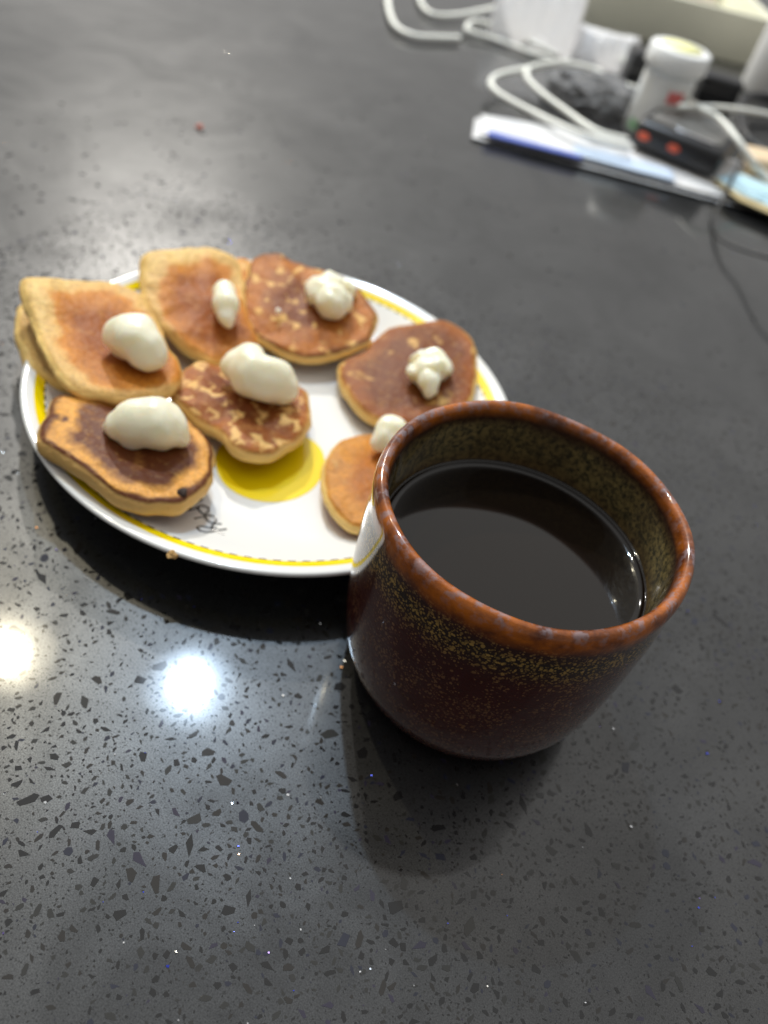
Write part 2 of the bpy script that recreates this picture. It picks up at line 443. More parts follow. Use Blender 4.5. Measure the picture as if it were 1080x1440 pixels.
A2 = [(26, 440), (28, 462), (34, 490), (45, 512), (66, 525), (90, 534), (150, 540), (200, 512), (192, 450), (120, 412), (50, 416), (31, 424)]
A = [(37, 398), (51, 397), (103, 393), (153, 393), (176, 400), (198, 412), (209, 429), (226, 462), (242, 495), (255, 518), (250, 535), (231, 548), (175, 557), (140, 551), (112, 543), (84, 521), (68, 495), (52, 460), (37, 428), (32, 412)]
B = [(201, 373), (206, 359), (231, 352), (259, 350), (287, 347), (306, 352), (321, 359), (334, 368), (341, 395), (345, 430), (354, 455), (362, 480), (341, 492), (305, 501), (281, 493), (256, 480), (240, 466), (224, 449), (205, 419), (200, 390)]
C2 = [(300, 374), (336, 364), (352, 366), (380, 385), (386, 415), (360, 440), (320, 434), (296, 404)]
C = [(357, 362), (390, 358), (416, 368), (461, 381), (487, 392), (509, 410), (526, 436), (528, 455), (521, 473), (505, 483), (479, 492), (442, 499), (416, 496), (383, 482), (358, 466), (344, 445), (342, 418), (349, 384)]
D = [(268, 514), (280, 508), (303, 512), (330, 505), (370, 502), (400, 515), (421, 540), (430, 557), (433, 577), (430, 598), (420, 613), (403, 622), (386, 632), (362, 636), (340, 630), (322, 616), (303, 598), (281, 587), (263, 574), (247, 558), (248, 540), (256, 524)]
E = [(76, 559), (98, 555), (123, 557), (167, 565), (200, 567), (242, 576), (270, 595), (292, 620), (298, 643), (293, 670), (278, 689), (253, 702), (214, 703), (187, 697), (159, 686), (131, 664), (89, 637), (62, 620), (58, 607), (65, 587)]
Fp = [(605, 449), (627, 447), (650, 462), (664, 481), (669, 503), (667, 530), (661, 556), (645, 574), (612, 588), (572, 594), (540, 587), (515, 577), (496, 558), (483, 536), (479, 514), (488, 503), (516, 491), (528, 477), (550, 462), (576, 455)]
G = [(516, 611), (499, 613), (480, 621), (465, 638), (459, 659), (459, 682), (465, 702), (479, 720), (492, 731), (510, 740), (545, 742), (578, 722), (592, 690), (590, 655), (572, 625), (546, 610)]

pancake('pale pancake edge showing from beneath the folded golden pancake at the plate end', A2, .0195, .12,
        pancake_mat('pale_crust_low', GD, (.74, .40, .10), PALE, PALE, (.2, .5, .8), seed=1.3), .007, seed=1)
mA = pancake_mat('golden_crust_folded', (.34, .092, .008), (.64, .235, .024), (.76, .48, .16), PALE, (.40, .78, .90), seed=2.1, shift=(-9, -3), edge=.6)
pancake('golden brown pancake with wide pale folded edge, lying on a second pale one', A, .0290, .10, mA, .0050,
        lift=((-.012, -.026, .0035, .010), (-.03, 0, .003, .012), (.005, .003, -.003, .018)), seed=2)
mB = pancake_mat('golden_crust_ridged', (.34, .092, .008), (.62, .225, .023), (.76, .48, .16), PALE, (.40, .80, .92), seed=3.7, shift=(-11, 3), edge=.6)
pancake('golden pancake with pale left strip and browned ruffled front edge', B, .0230, .18, mB, .0054,
        lift=((-.022, .004, .0025, .010),), seed=3, lumps=.0012)
pancake('pale pancake sliver wedged beneath the two rearmost pancakes', C2, .0200, .12, pancake_mat('pale_crust_wedge', GD, GD, GD, PALE, (.2, .4, .6), seed=4.4), .006, seed=4)
mC = pancake_mat('blotchy_crust', (.19, .046, .006), (.46, .145, .015), RING, PALE, (.35, .80, .95), patch=.385, patch_scale=180, seed=5.2)
pancake('blotchy brown pancake bearing a lumpy dollop beside a tiny white speck', C, .0215, .15, mC, .0058, seed=5, lumps=.0011)
mD = pancake_mat('mottled_crust', (.20, .050, .008), (.36, .105, .014), (.48, .22, .055), PALE, (.55, .86, .97), patch=.435, patch_scale=215, seed=6.6, patch_col=(.76, .47, .16))
pancake('mottled dark pancake with ragged pale rim in the middle of the plate', D, .0190, .03, mD, .0060, lift=((.018, -.003, .002, .006),), seed=6, lumps=.0015)
mE = pancake_mat('dark_crust', (.125, .033, .009), (.76, .36, .065), (.115, .032, .010), (.70, .44, .15), (.70, .84, .93), seed=7.9)
pancake('dark chocolate brown pancake with charred outline overhanging the plate rim', E, .0245, .13, mE, .0072, seed=7)
mF = pancake_mat('even_crust', (.165, .042, .006), (.29, .078, .009), (.46, .19, .042), PALE, (.70, .90, .97), patch=.33, patch_scale=80, seed=8.5)
pancake('evenly browned round pancake partly hidden behind the mug rim', Fp, .0195, .13, mF, .0064, seed=8)
mG = pancake_mat('tan_crust', (.46, .145, .014), (.66, .27, .035), (.60, .25, .035), PALE, (.50, .80, .93), seed=9.1, shift=(-16, 0))
pancake('light tan pancake with pale left border, half hidden by the mug', G, .0165, .06, mG, .0055, seed=9)

# ------------------------------------------------------------------ dollops of cream
t = NT('thick_cream'); t.set(col=(.93, .885, .69), rough=.28, spec=.5, sss=.9, sssr=(.006, .005, .0036), ssss=1.0)
t.bump(t.math('ADD', t.noise(160, 3, .5), t.math('MULTIPLY', t.noise(600, 2, .5), .15)), .25, .0012); M_CREAM = t.m
def dollop(label, spheres, base_z, seed=0, vox=.00075, rough=.0009, size=1., facets=0, ridge=0., smooth=26):
    """spheres: (px, py, radius, height of the centre over base_z)"""
    bm = bmesh.new(); cs = []
    for px, py, r, h in spheres:
        c = at(px, py, base_z+h); cs.append(c)
        bmesh.ops.create_icosphere(bm, subdivisions=3, radius=r*size, matrix=Matrix.Translation(c))
    c0 = sum(cs, Vector())/len(cs); c0.z = base_z
    for q in bm.verts: q.co -= c0
    me = bpy.data.meshes.new('cream_dollop'); bm.to_mesh(me); bm.free()
    tmp = bpy.data.objects.new('tmp', me); COL.objects.link(tmp)
    rm = tmp.modifiers.new('r', 'REMESH'); rm.mode = 'VOXEL'; rm.voxel_size = vox
    sm = tmp.modifiers.new('s', 'SMOOTH'); sm.iterations = smooth; sm.factor = .5
    dg = bpy.context.evaluated_depsgraph_get()
    me2 = bpy.data.meshes.new_from_object(tmp.evaluated_get(dg)); bpy.data.objects.remove(tmp); bpy.data.meshes.remove(me)
    off = Vector((seed*2.3, seed, 1)); rnd = random.Random(seed)
    # the flat strokes a spoon leaves
    cuts = []
    for _ in range(facets):
        nn = Vector((rnd.uniform(-1, 1), rnd.uniform(-1, 1), rnd.uniform(.05, .8))).normalized()
        ext = sorted(q.co.dot(nn) for q in me2.vertices); cuts.append((nn, ext[int(len(ext)*rnd.uniform(.84, .92))]))
    nrm = [q.normal.copy() for q in me2.vertices]
    for q, nn in zip(me2.vertices, nrm):
        p = q.co.copy()
        d = rough*noise.noise(p*110+off)+rough*.45*noise.noise(p*260+off)
        d += ridge*(.35-abs(noise.noise(p*150+off*2)))*2+ridge*.6*(.3-abs(noise.noise(p*330+off)))
        p += nn*d
        for cn, lim in cuts:
            e = p.dot(cn)-lim
            if e > 0: p -= cn*(e*.42)
        q.co = p
    bm = bmesh.new(); bm.from_mesh(me2)
    for _ in range(6): bmesh.ops.smooth_vert(bm, verts=bm.verts, factor=.5, use_axis_x=True, use_axis_y=True, use_axis_z=True)
    bm.to_mesh(me2); bm.free()
    me2.name = 'cream_dollop'; me2.materials.clear(); me2.materials.append(M_CREAM)
    me2.polygons.foreach_set('use_smooth', [True]*len(me2.polygons))
    o = bpy.data.objects.new('cream_dollop', me2); o.location = c0; link(o)
    tag(o, label, 'cream', 'white cream dollops on the pancakes'); return o
mm = .001
dollop('plump white cream dollop on the golden folded pancake', [(172, 468, 8.6*mm, .007), (188, 474, 10.4*mm, .008), (205, 492, 9.2*mm, .006), (222, 502, 4.6*mm, .004), (176, 484, 7*mm, .004)], .0285, 1, size=.86, facets=4)
dollop('small teardrop of cream on the pancake with the pale strip', [(317, 413, 5.6*mm, .006), (319, 428, 6.4*mm, .006), (320, 445, 4.2*mm, .004), (323, 456, 2.3*mm, .002)], .0225, 2, facets=2)
dollop('lumpy two part cream dollop on the blotchy pancake', [(452, 410, 7.2*mm, .005), (470, 424, 7.4*mm, .006), (462, 400, 6*mm, .007), (490, 404, 4.8*mm, .004), (484, 426, 4.4*mm, .004), (441, 400, 4*mm, .004)], .0225, 3, vox=.0006, rough=.0010, facets=5, ridge=.0012, size=1.0, smooth=20)
dollop('large egg shaped cream dollop on the mottled central pancake', [(334, 512, 7.4*mm, .008), (352, 524, 9.6*mm, .010), (376, 534, 9.8*mm, .009), (396, 545, 7.0*mm, .006), (350, 506, 7*mm, .009), (388, 528, 7.2*mm, .010)], .0195, 4, size=.93, facets=4)
dollop('pointed cream dollop with small pits on the dark pancake', [(154, 601, 2.6*mm, .003), (172, 598, 5.6*mm, .006), (194, 594, 8.6*mm, .009), (218, 594, 9.4*mm, .009), (242, 597, 7.6*mm, .007), (252, 611, 5.2*mm, .004), (188, 612, 5.6*mm, .004), (226, 612, 6*mm, .005)], .0240, 5, rough=.0010, size=.94, facets=4)
dollop('rough little cream heap on the round pancake behind the mug', [(590, 506, 4.6*mm, .005), (606, 502, 4.4*mm, .006), (618, 508, 4.4*mm, .005), (598, 520, 4.8*mm, .006), (586, 526, 3.8*mm, .004), (604, 536, 4.2*mm, .005), (604, 547, 2.8*mm, .003), (622, 520, 4.4*mm, .004), (632, 512, 2.8*mm, .003), (638, 516, 1.6*mm, .002), (614, 530, 3.2*mm, .004), (611, 516, 4*mm, .008)], .0205, 6, vox=.0005, rough=.0008, facets=3, ridge=.0015, size=1.02, smooth=16)
dollop('cream dollop touching the mug rim on the light tan pancake', [(546, 604, 5.6*mm, .006), (537, 618, 4.8*mm, .005), (556, 606, 5.2*mm, .006), (527, 620, 2.6*mm, .004), (548, 622, 5*mm, .004)], .0175, 7, vox=.0006, facets=3, ridge=.0006)
sp = dollop('tiny white speck of cream on the blotchy pancake', [(391, 437, 1.5*mm, .001)], .0225, 8, vox=.0004, rough=.0002)

# crumbs
def crumb(label, px, py, z, r, col, seed):
    bm = bmesh.new(); bmesh.ops.create_icosphere(bm, subdivisions=2, radius=r)
    for q in bm.verts: q.co *= 1+.5*noise.noise(q.co*(1.3/r)+Vector((seed, 0, 0))); q.co.z *= .6
    me = bpy.data.meshes.new('crumb'); bm.to_mesh(me); bm.free(); me.materials.append(worn('crumb_'+('tan' if seed < 2 else 'red'), col, .8, .3, 900))
    o = link(bpy.data.objects.new('crumb', me)); o.location = at(px, py, z+r*.5); tag(o, label, 'crumb'); return o
crumb('tan pancake crumb stuck on the near rim of the plate', 243, 778, .0175, .0020, (.55, .33, .12), 1)
crumb('reddish crumb lying alone on the black table', 280, 178, 0, .0022, (.45, .12, .08), 2)
crumb('burnt dark crumb on the edge of the dark pancake', 256, 692, .024, .0016, (.03, .015, .01), 1.5)

# ------------------------------------------------------------------ mug and coffee
def glaze():
    t = NT('speckled_brown_glaze')
    co_ = t.coord(); sep = t.n('ShaderNodeSeparateXYZ'); t.l(co_, sep.inputs[0]); x, y, z = sep.outputs
    r = t.math('SQRT', t.math('ADD', t.math('MULTIPLY', x, x), t.math('MULTIPLY', y, y)))
    nz = t.noise(80, 3, .6); zz = t.math('ADD', z, t.math('MULTIPLY', t.math('SUBTRACT', nz, .5), .0042))
    inner = t.n('ShaderNodeAttribute', attribute_name='inner').outputs['Fac']
    wv = t.n('ShaderNodeVectorMath', operation='MULTIPLY_ADD'); t.l(t.noise(700, 2, .5, out=1), wv.inputs[0]); wv.inputs[1].default_value = (.0007,)*3; t.l(co_, wv.inputs[2])
    cl = t.ramp(t.noise(85, 4, .62), [(.34, 0.), (.66, 1.)])
    band = t.math('MULTIPLY', t.ramp(zz, [(.0535, 0.), (.0610, 1.)]), t.ramp(zz, [(.0650, 1.), (.0672, 0.)]))
    def dots(scale, lo, hi):
        vn = t.n('ShaderNodeTexVoronoi', feature='F1'); vn.inputs['Scale'].default_value = scale; t.l(wv.outputs[0], vn.inputs['Vector'])
        sc = t.n('ShaderNodeSeparateColor'); t.l(vn.outputs['Color'], sc.inputs[0])
        d = t.math('ADD', t.math('MULTIPLY', sc.outputs[1], .28), .26)
        m = t.ramp(t.math('SUBTRACT', d, vn.outputs['Distance']), [(0., 0.), (.08, 1.)])
        dens = t.math('ADD', t.math('MULTIPLY', cl, lo), t.math('MULTIPLY', band, hi))
        return t.math('MULTIPLY', m, t.math('LESS_THAN', sc.outputs[0], dens)), sc.outputs[2]
    d1, v1 = dots(820, .62, .90); d2, v2 = dots(1250, 1.15, .80)
    body = t.mix(t.noise(50, 3), (.030, .0046, .0040), (.060, .0085, .0062))
    body = t.mix(t.math('MULTIPLY', band, .8), body, (.016, .015, .010))
    och = t.mix(band, (.20, .095, .040), (.40, .25, .065))
    body = t.mix(t.math('MULTIPLY', d2, t.math('ADD', t.math('MULTIPLY', v2, .6), .25)), body, och)
    body = t.mix(t.math('MULTIPLY', d1, t.math('ADD', t.math('MULTIPLY', v1, .6), .35)), body, och)
    lipn = t.noise(130, 4, .6)
    lip = t.mix(t.ramp(lipn, [(.35, 0.), (.65, 1.)]), (.105, .022, .004), (.47, .122, .006))
    spots = t.ramp(t.noise(300, 3, .6), [(.49, 0.), (.61, .65)])
    topm = t.ramp(z, [(.0732, 0.), (.0743, 1.)])
    lip = t.mix(t.math('MULTIPLY', spots, topm), lip, (.27, .23, .26))
    lipm = t.ramp(zz, [(.0668, 0.), (.0700, 1.)])
    out = t.mix(lipm, body, lip)
    ins = t.mix(t.ramp(t.noise(620, 4, .7), [(.40, 0.), (.62, 1.)]), (.036, .036, .018), (.27, .205, .075))
    ins = t.mix(t.ramp(t.noise(60, 3), [(.35, .45), (.7, 0.)]), ins, (.045, .026, .014))
    dark = t.ramp(zz, [(.0675, 0.), (.0695, .9)])
    ins = t.mix(dark, ins, (.028, .009, .007))
    low = t.ramp(zz, [(.0530, .8), (.0560, 0.)])
    ins = t.mix(low, ins, (.10, .045, .012))
    lipi = t.ramp(z, [(.0705, 0.), (.0722, 1.)])
    ins = t.mix(lipi, ins, lip)
    c = t.mix(inner, out, ins)
    t.set(col=c, rough=.42, spec=.15, coat=1.0, coatr=.05)
    t.bump(t.math('ADD', t.noise(420, 3, .6), t.math('MULTIPLY', t.noise(60, 3), 2.)), .35, .0006)
    return t.m
mug = empty('mug', (0, 0, 0))
tag(mug, 'handleless stoneware mug in speckled dark brown glaze with orange rim, full of coffee', 'mug')
HM = .07445
outer = [(.0001, .0014), (.0290, .0014), (.0300, .0003), (.0322, .0003), (.0345, .0012), (.0362, .0030), (.0380, .0060), (.0396, .0098), (.0408, .0140), (.0417, .0190),
         (.0425, .0260), (.0430, .0340), (.0433, .0420), (.0434, .0500), (.0434, .0570), (.0432, .0625), (.0431, .0660), (.0432, .0690), (.0432, .0712), (.0428, .0730), (.0421, .0741), (.0412, HM)]
innr = [(.0403, .0741), (.0396, .0732), (.0391, .0715), (.0388, .0690), (.0386, .0650), (.0384, .0580), (.0381, .0480), (.0376, .0300), (.0360, .0160), (.0320, .0090), (.0200, .0066), (.0001, .0062)]
def refine(pr):
    c = catmull([Vector((a, b, 0)) for a, b in pr], 3); return [(max(q.x, .0001), q.y) for q in c]
pr_ = refine(outer+innr); v, f = lathe(pr_, 144)
wob = []
for q in v:
    a = math.atan2(q.y, q.x); k = 1+.006*math.sin(2*a+.7)*(q.z/HM)+.003*math.sin(3*a)
    wob.append(Vector((q.x*k, q.y*k, q.z+(.00025*math.sin(3*a+1)+.0002*math.sin(7*a))*(q.z/HM))))
body = mesh_obj('mug_body', wob, f, glaze(), mug)
na = len(refine(outer))
k_top = max(range(len(pr_)), key=lambda i: pr_[i][1])
at_ = body.data.attributes.new('inner', 'FLOAT', 'POINT'); at_.data.foreach_set('value', [0.0 if i//144 <= k_top else 1.0 for i in range(len(wob))])
ZC = .0522
v, f = [Vector((0, 0, ZC))], []
rings = [.010, .020, .028, .033, .0355, .0367, .0374, .0379, .0383]
rise = [0, 0, 0, 0, .00004, .00018, .0005, .0011, .0020]
N = 128
for rr, dz in zip(rings, rise):
    for i in range(N):
        a = 2*PI*i/N; k = 1+.006*math.sin(2*a+.7)*.7+.003*math.sin(3*a); v.append(Vector((rr*k*math.cos(a), rr*k*math.sin(a), ZC+dz)))
for i in range(N): f.append((0, 1+i, 1+(i+1) % N))
for j in range(len(rings)-1):
    for i in range(N): f.append((1+j*N+i, 1+(j+1)*N+i, 1+(j+1)*N+(i+1) % N, 1+j*N+(i+1) % N))
b = len(v)
for i in range(N):
    a = 2*PI*i/N; v.append(Vector((.036*math.cos(a), .036*math.sin(a), .040)))
j = len(rings)-1
for i in range(N): f.append((1+j*N+i, b+i, b+(i+1) % N, 1+j*N+(i+1) % N))
f.append(tuple(b+i for i in range(N))[::-1])
cof = mesh_obj('coffee', v, f, NT('black_coffee').set(col=(.006, .0035, .002), rough=.03, ior=1.5, spec=.5))
tag(cof, 'black coffee filling the speckled brown mug', 'coffee')

# ------------------------------------------------------------------ clutter at the back of the table
M_WCAB = plain('white_cable_plastic', (.90, .90, .83), .45); M_BCAB = plain('black_cable_rubber', (.02, .02, .022), .5)
M_BLK = worn('black_plastic', (.02, .02, .022), .35)
def P(seq): return [at(x, y, z) for x, y, z in seq]
def cable(name, label, seq, r, mat, group='white charging cables'):
    o = tube(name, P(seq), r*.86, mat); tag(o, label, 'cable', group); return o
cable('charging_cable', 'white cable curving down to a stop at the far end of the table', [(546, -25, .004), (546, 8, .004), (556, 36, .004), (580, 50, .004), (612, 53, .004), (646, 54, .004)], .0030, M_WCAB)
cable('charging_cable', 'white cable sagging toward the white bag at the top', [(588, -14, .004), (594, 8, .004), (612, 21, .004), (650, 20, .005), (700, 10, .010), (745, 2, .02), (780, 0, .03)], .0026, M_WCAB)
cable('charging_cable', 'narrow hairpin loop of white cable in front of the white bag', [(775, 84, .004), (740, 72, .004), (695, 55, .004), (664, 46, .005), (656, 38, .006), (668, 30, .007), (700, 38, .007), (745, 58, .006), (785, 78, .005)], .0024, M_WCAB)
cable('charging_cable', 'widest loop of white cable ending on the folded newspaper', [(886, 208, .014), (850, 200, .014), (805, 184, .013), (745, 156, .010), (703, 133, .009), (690, 117, .010), (702, 105, .012), (742, 97, .014), (790, 90, .017), (832, 97, .016), (866, 115, .014), (905, 128, .012)], .0028, M_WCAB)
cable('charging_cable', 'inner strand of white cable running beside the wide loop', [(882, 196, .014), (838, 184, .014), (790, 152, .012), (755, 125, .012), (740, 105, .013), (752, 93, .016), (800, 86, .019)], .0026, M_WCAB)
cable('charging_cable', 'white cable across the power bank toward the right edge', [(955, 150, .036), (985, 150, .036), (1020, 152, .034), (1060, 157, .03), (1120, 170, .02)], .0024, M_WCAB)
cable('charging_cable', 'white cable bending down over the power bank corner', [(962, 138, .036), (985, 152, .037), (1012, 168, .037), (1038, 198, .035), (1056, 224, .028), (1075, 246, .02), (1110, 275, .016)], .0026, M_WCAB)
cable('charging_cable', 'short slanting white cable left of the bottle', [(866, 76, .012), (884, 92, .012), (905, 112, .012), (922, 130, .010)], .0020, M_WCAB)
cable('thin_black_cable', 'thin black cable looping off the newspaper onto the bare table', [(1050, 215, .016), (1036, 238, .012), (1020, 272, .010), (1008, 298, .005), (1004, 318, .0016), (1010, 333, .003), (1020, 341, .0055), (1036, 348, .0085), (1060, 356, .0115), (1095, 366, .018), (1130, 373, .024), (1175, 380, .029)], .0013, M_BCAB, 'black cables')
cable('thick_black_cable', 'thick coiled black cable at the right beside the power bank', [(1120, 150, .012), (1085, 138, .014), (1055, 136, .016), (1041, 152, .016), (1046, 185, .014), (1062, 205, .012), (1095, 222, .012)], .0042, M_BCAB, 'black cables')

# folded newspaper with a blue printed stripe
def newsprint():
    t = NT('newsprint')
    n = t.noise(38, 4, .6); sep = t.n('ShaderNodeSeparateXYZ'); t.l(t.coord(), sep.inputs[0])
    lines = t.math('MULTIPLY', t.math('GREATER_THAN', t.math('FRACT', t.math('MULTIPLY', sep.outputs[1], 260.)), .55), t.math('GREATER_THAN', t.noise(30, 2), .5))
    c = t.mix(n, (.66, .66, .67), (.78, .78, .78))
    c = t.mix(t.math('MULTIPLY', lines, .35), c, (.25, .25, .27))
    blue = t.ramp(t.noise(26, 2, .5), [(.62, 0.), (.70, .5)])
    c = t.mix(blue, c, (.30, .42, .72))
    return t.set(col=c, rough=.6)
M_NEWS = newsprint()
news = empty('folded_newspaper', at(663, 197, 0)); base = news.location.copy()
tag(news, 'folded white and blue newspaper lying under the cables and power bank', 'newspaper')
p0 = at(663, 197, 0); p1 = at(1085, 307, 0); fd = (p1-p0); fd.z = 0; fl = fd.length; fd.normalize(); bd = Vector((-fd.y, fd.x, 0))
def sheet(name, u0, u1, d0a, d1a, d0b, d1b, z0, z1, mat, parent, wav=.0008, seed=0):
    """a folded sheet: u along the front edge, d back from it (a at its start, b at its end)"""
    nu, nd = 28, 6; V, Fc = [], []
    for zc in (0, 1):
        for i in range(nu+1):
            for j in range(nd+1):
                u = u0+(u1-u0)*i/nu; lo = d0a+(d0b-d0a)*i/nu; hi = d1a+(d1b-d1a)*i/nu; d = lo+(hi-lo)*j/nd
                z = (z1 if zc else z0)+wav*noise.noise(Vector((u*22+seed, d*30, seed)))
                rnd_ = .0012 if j in (0, nd) else 0
                V.append(p0+fd*u+bd*d+Vector((0, 0, max(z-(rnd_ if zc else -rnd_), .0003)))-base)
    q = lambda s, i, j: s*(nu+1)*(nd+1)+i*(nd+1)+j
    for i in range(nu):
        for j in range(nd):
            Fc.append((q(1, i, j), q(1, i+1, j), q(1, i+1, j+1), q(1, i, j+1))); Fc.append((q(0, i, j), q(0, i, j+1), q(0, i+1, j+1), q(0, i+1, j)))
        Fc.append((q(0, i, 0), q(0, i+1, 0), q(1, i+1, 0), q(1, i, 0))); Fc.append((q(0, i, nd), q(1, i, nd), q(1, i+1, nd), q(0, i+1, nd)))
    for j in range(nd):
        Fc.append((q(0, 0, j), q(1, 0, j), q(1, 0, j+1), q(0, 0, j+1))); Fc.append((q(0, nu, j), q(0, nu, j+1), q(1, nu, j+1), q(1, nu, j)))
    return mesh_obj(name, V, Fc, mat, parent)
sheet('lower_fold', .0, fl+.12, 0, .040, 0, .12, .0008, .0030, M_NEWS, news, seed=1)
sheet('upper_fold', .004, fl+.12, .004, .042, .003, .12, .0034, .0056, M_NEWS, news, .0012, seed=5)
sheet('blue_stripe', .010, .080, .0002, .0085, .0002, .0065, .0057, .0066, worn('blue_print', (.12, .17, .55), .5, .2), news, .0006, seed=8)
sheet('pale_blue_panel', .075, .150, .006, .026, .004, .024, .0059, .0067, worn('pale_blue_print', (.55, .66, .82), .5, .12), news, .0006, seed=9)
card = empty('light_blue_card', at(1050, 275, .008))
tag(card, 'light blue card with a tan border lying on the newspaper at the right edge', 'card')
cb = card.location.copy()
def flat_poly(name, pix, z0, z1, mat, parent, b):
    a = [at(x, y, z1)-b for x, y in pix]; c_ = [Vector((q.x, q.y, z0-b.z)) for q in a]; n = len(a)
    return mesh_obj(name, a+c_, [tuple(range(n))]+[tuple(range(n, 2*n))[::-1]]+[(i, n+i, n+(i+1) % n, (i+1) % n) for i in range(n)], mat, parent, False)
flat_poly('tan_border', [(1003, 252), (1040, 240), (1120, 275), (1120, 316), (1040, 281)], .0074, .0082, worn('tan_paper', (.52, .42, .22), .6), card, cb)
flat_poly('blue_face', [(1006, 249), (1040, 243), (1120, 277), (1120, 305), (1042, 272)], .0084, .0089, worn('light_blue_paper', (.50, .72, .82), .5), card, cb)
tan = rounded_box('tan_packet', .035, .03, .012, .003, worn('peach_paper', (.72, .55, .36), .6), None, at(1072, 240, .0092), .4)
tag(tan, 'peach coloured packet lying on the light blue card', 'packet')

# power bank with two orange ports
pb = empty('power_bank', at(958, 246, .0112)); pb.rotation_euler.z = math.atan2((at(1000, 252, .01)-at(893, 208, .01)).y, (at(1000, 252, .01)-at(893, 208, .01)).x)
tag(pb, 'black power bank with two orange ports lying on the newspaper', 'power bank')
L = (at(1000, 252, .01)-at(893, 208, .01)).length
pb.location = at(882, 205, .0075); L *= 1.13
rounded_box('case', L, .075, .020, .005, M_BLK, pb, (L/2, .0375, 0))
rounded_box('grey_top', L*.82, .060, .0012, .0005, worn('grey_rubber', (.16, .155, .145), .5), pb, (L*.5, .041, .0198))
for k in (.13, .48):
    v, f = [], []
    for (s, y) in ((1, -.0002), (1, -.0008), (.8, -.0009)):
        for i in range(20):
            a = 2*PI*i/20; v.append(Vector((.0048*s*math.cos(a), y, .0026*s*math.sin(a))))
    for j in range(2):
        for i in range(20): f.append((j*20+i, j*20+(i+1) % 20, (j+1)*20+(i+1) % 20, (j+1)*20+i))
    f.append(tuple(40+i for i in range(20)))
    o = mesh_obj('usb_port', v, f, plain('orange_port', (.78, .12, .05), .4), pb); o.location = (L*k, 0, .0105)
rounded_box('edge_strip', L*.45, .0022, .0014, .0005, plain('silver_strip', (.7, .7, .72), .25, metal=1), pb, (L*.62, .0075, .0202))

# medicine bottle
bt = empty('bottle', at(908, 190, .0005)); tag(bt, 'white bottle with yellow topped cap standing behind the power bank', 'bottle')
M_WPL = plain('white_bottle_plastic', (.86, .88, .88), .35); M_CAP = plain('white_cap_plastic', (.90, .90, .88), .4)
BH = .066; BRr = .0205
v, f = lathe([(.0001, .0005), (BRr-.002, .0005), (BRr, .0025), (BRr, BH*.70), (BRr-.001, BH*.73), (BRr-.003, BH*.76), (BRr-.003, BH*.80)], 48); mesh_obj('bottle_body', v, f, M_WPL, bt)
v, f = [], []
CR = BRr+.0025
prof = [(.0001, BH*.78), (CR, BH*.78), (CR+.0006, BH*.80), (CR+.0006, BH*.985), (CR-.0012, BH), (CR-.006, BH), (.0001, BH)]
v, f = lathe(prof, 60)
for q in v:
    a = math.atan2(q.y, q.x); rr = math.hypot(q.x, q.y)
    if rr > CR: k = 1+.012*math.cos(a*30); q.x *= k; q.y *= k
mesh_obj('cap', v, f, M_CAP, bt)
v, f = lathe([(CR-.007, BH+.0002), (CR-.007, BH+.0006), (.0001, BH+.0006)], 40); mesh_obj('cap_print', v, f, plain('yellow_cap_print', (.90, .88, .42), .4), bt)
def wrap(name, a0, a1, z0, z1, col, r=BRr+.0002):
    v, f = [], []
    for i in range(13):
        a = a0+(a1-a0)*i/12
        for z in (z0, z1): v.append(Vector((r*math.cos(a), r*math.sin(a), z)))
    for i in range(12): f.append((2*i, 2*i+2, 2*i+3, 2*i+1))
    return mesh_obj(name, v, f, worn(name+'_ink', col, .4, .15), bt)
ca = math.atan2(EYE.y-bt.location.y, EYE.x-bt.location.x)
wrap('label_sheet', ca-.9, ca+1.6, .006, BH*.70, (.80, .80, .78))
wrap('red_print', ca+.20, ca+.85, BH*.48, BH*.61, (.75, .18, .17), BRr+.0004)
wrap('green_print', ca+.05, ca+.75, BH*.25, BH*.37, (.20, .40, .08), BRr+.0004)
wrap('brown_print', ca+.1, ca+.8, BH*.10, BH*.155, (.38, .16, .09), BRr+.0004)
wrap('green_band', ca-.9, ca-.2, BH*.08, BH*.20, (.35, .58, .35), BRr+.0004)

# black plugs, clear wrapper, white bag, tray, tissue, roll
def plug(label, px, py, sx, sy, sz, rz):
    r = empty('black_adapter', at(px, py, .0005)); r.rotation_euler.z = rz; tag(r, label, 'adapter', 'black power adapters')
    rounded_box('adapter_body', sx, sy, sz, .003, M_BLK, r)
    rounded_box('adapter_seam', sx*.96, sy*1.012, .0012, .0003, plain('seam_grey', (.12, .12, .12), .5), r, (0, 0, sz*.55))
    return r
plug('black adapter block standing left of the white bottle', 895, 128, .035, .030, .034, .35)
plug('black adapter block lying right of the white bottle', 999, 146, .038, .030, .026, .25)
def crumple(name, label, cat, px, py, sx, sy, sz, mat, seed, amp, freq, rz=0, sub=4):
    bm = bmesh.new(); bmesh.ops.create_icosphere(bm, subdivisions=sub, radius=1)
    off = Vector((seed, seed*2, seed*.5))
    for q in bm.verts:
        p = q.co.copy()
        rdg = 1-abs(noise.noise(p*freq+off))*2.2
        k = 1+amp*rdg+amp*.8*noise.noise(p*freq*2.3+off)
        q.co = Vector((p.x*sx*k, p.y*sy*k, max(p.z*sz*k+sz*.8, .0006)))
    me = bpy.data.meshes.new(name); bm.to_mesh(me); bm.free(); me.materials.append(mat)
    o = link(bpy.data.objects.new(name, me)); o.location = at(px, py, 0); o.rotation_euler.z = rz; tag(o, label, cat); return o
crumple('clear_wrapper', 'crumpled clear plastic wrapper with dark shine among the white cables', 'wrapper', 832, 150, .034, .026, .012, plain('clear_film', (.55, .55, .56), .12, trans=.72, ior=1.25), 3, .35, 2.2, .3)
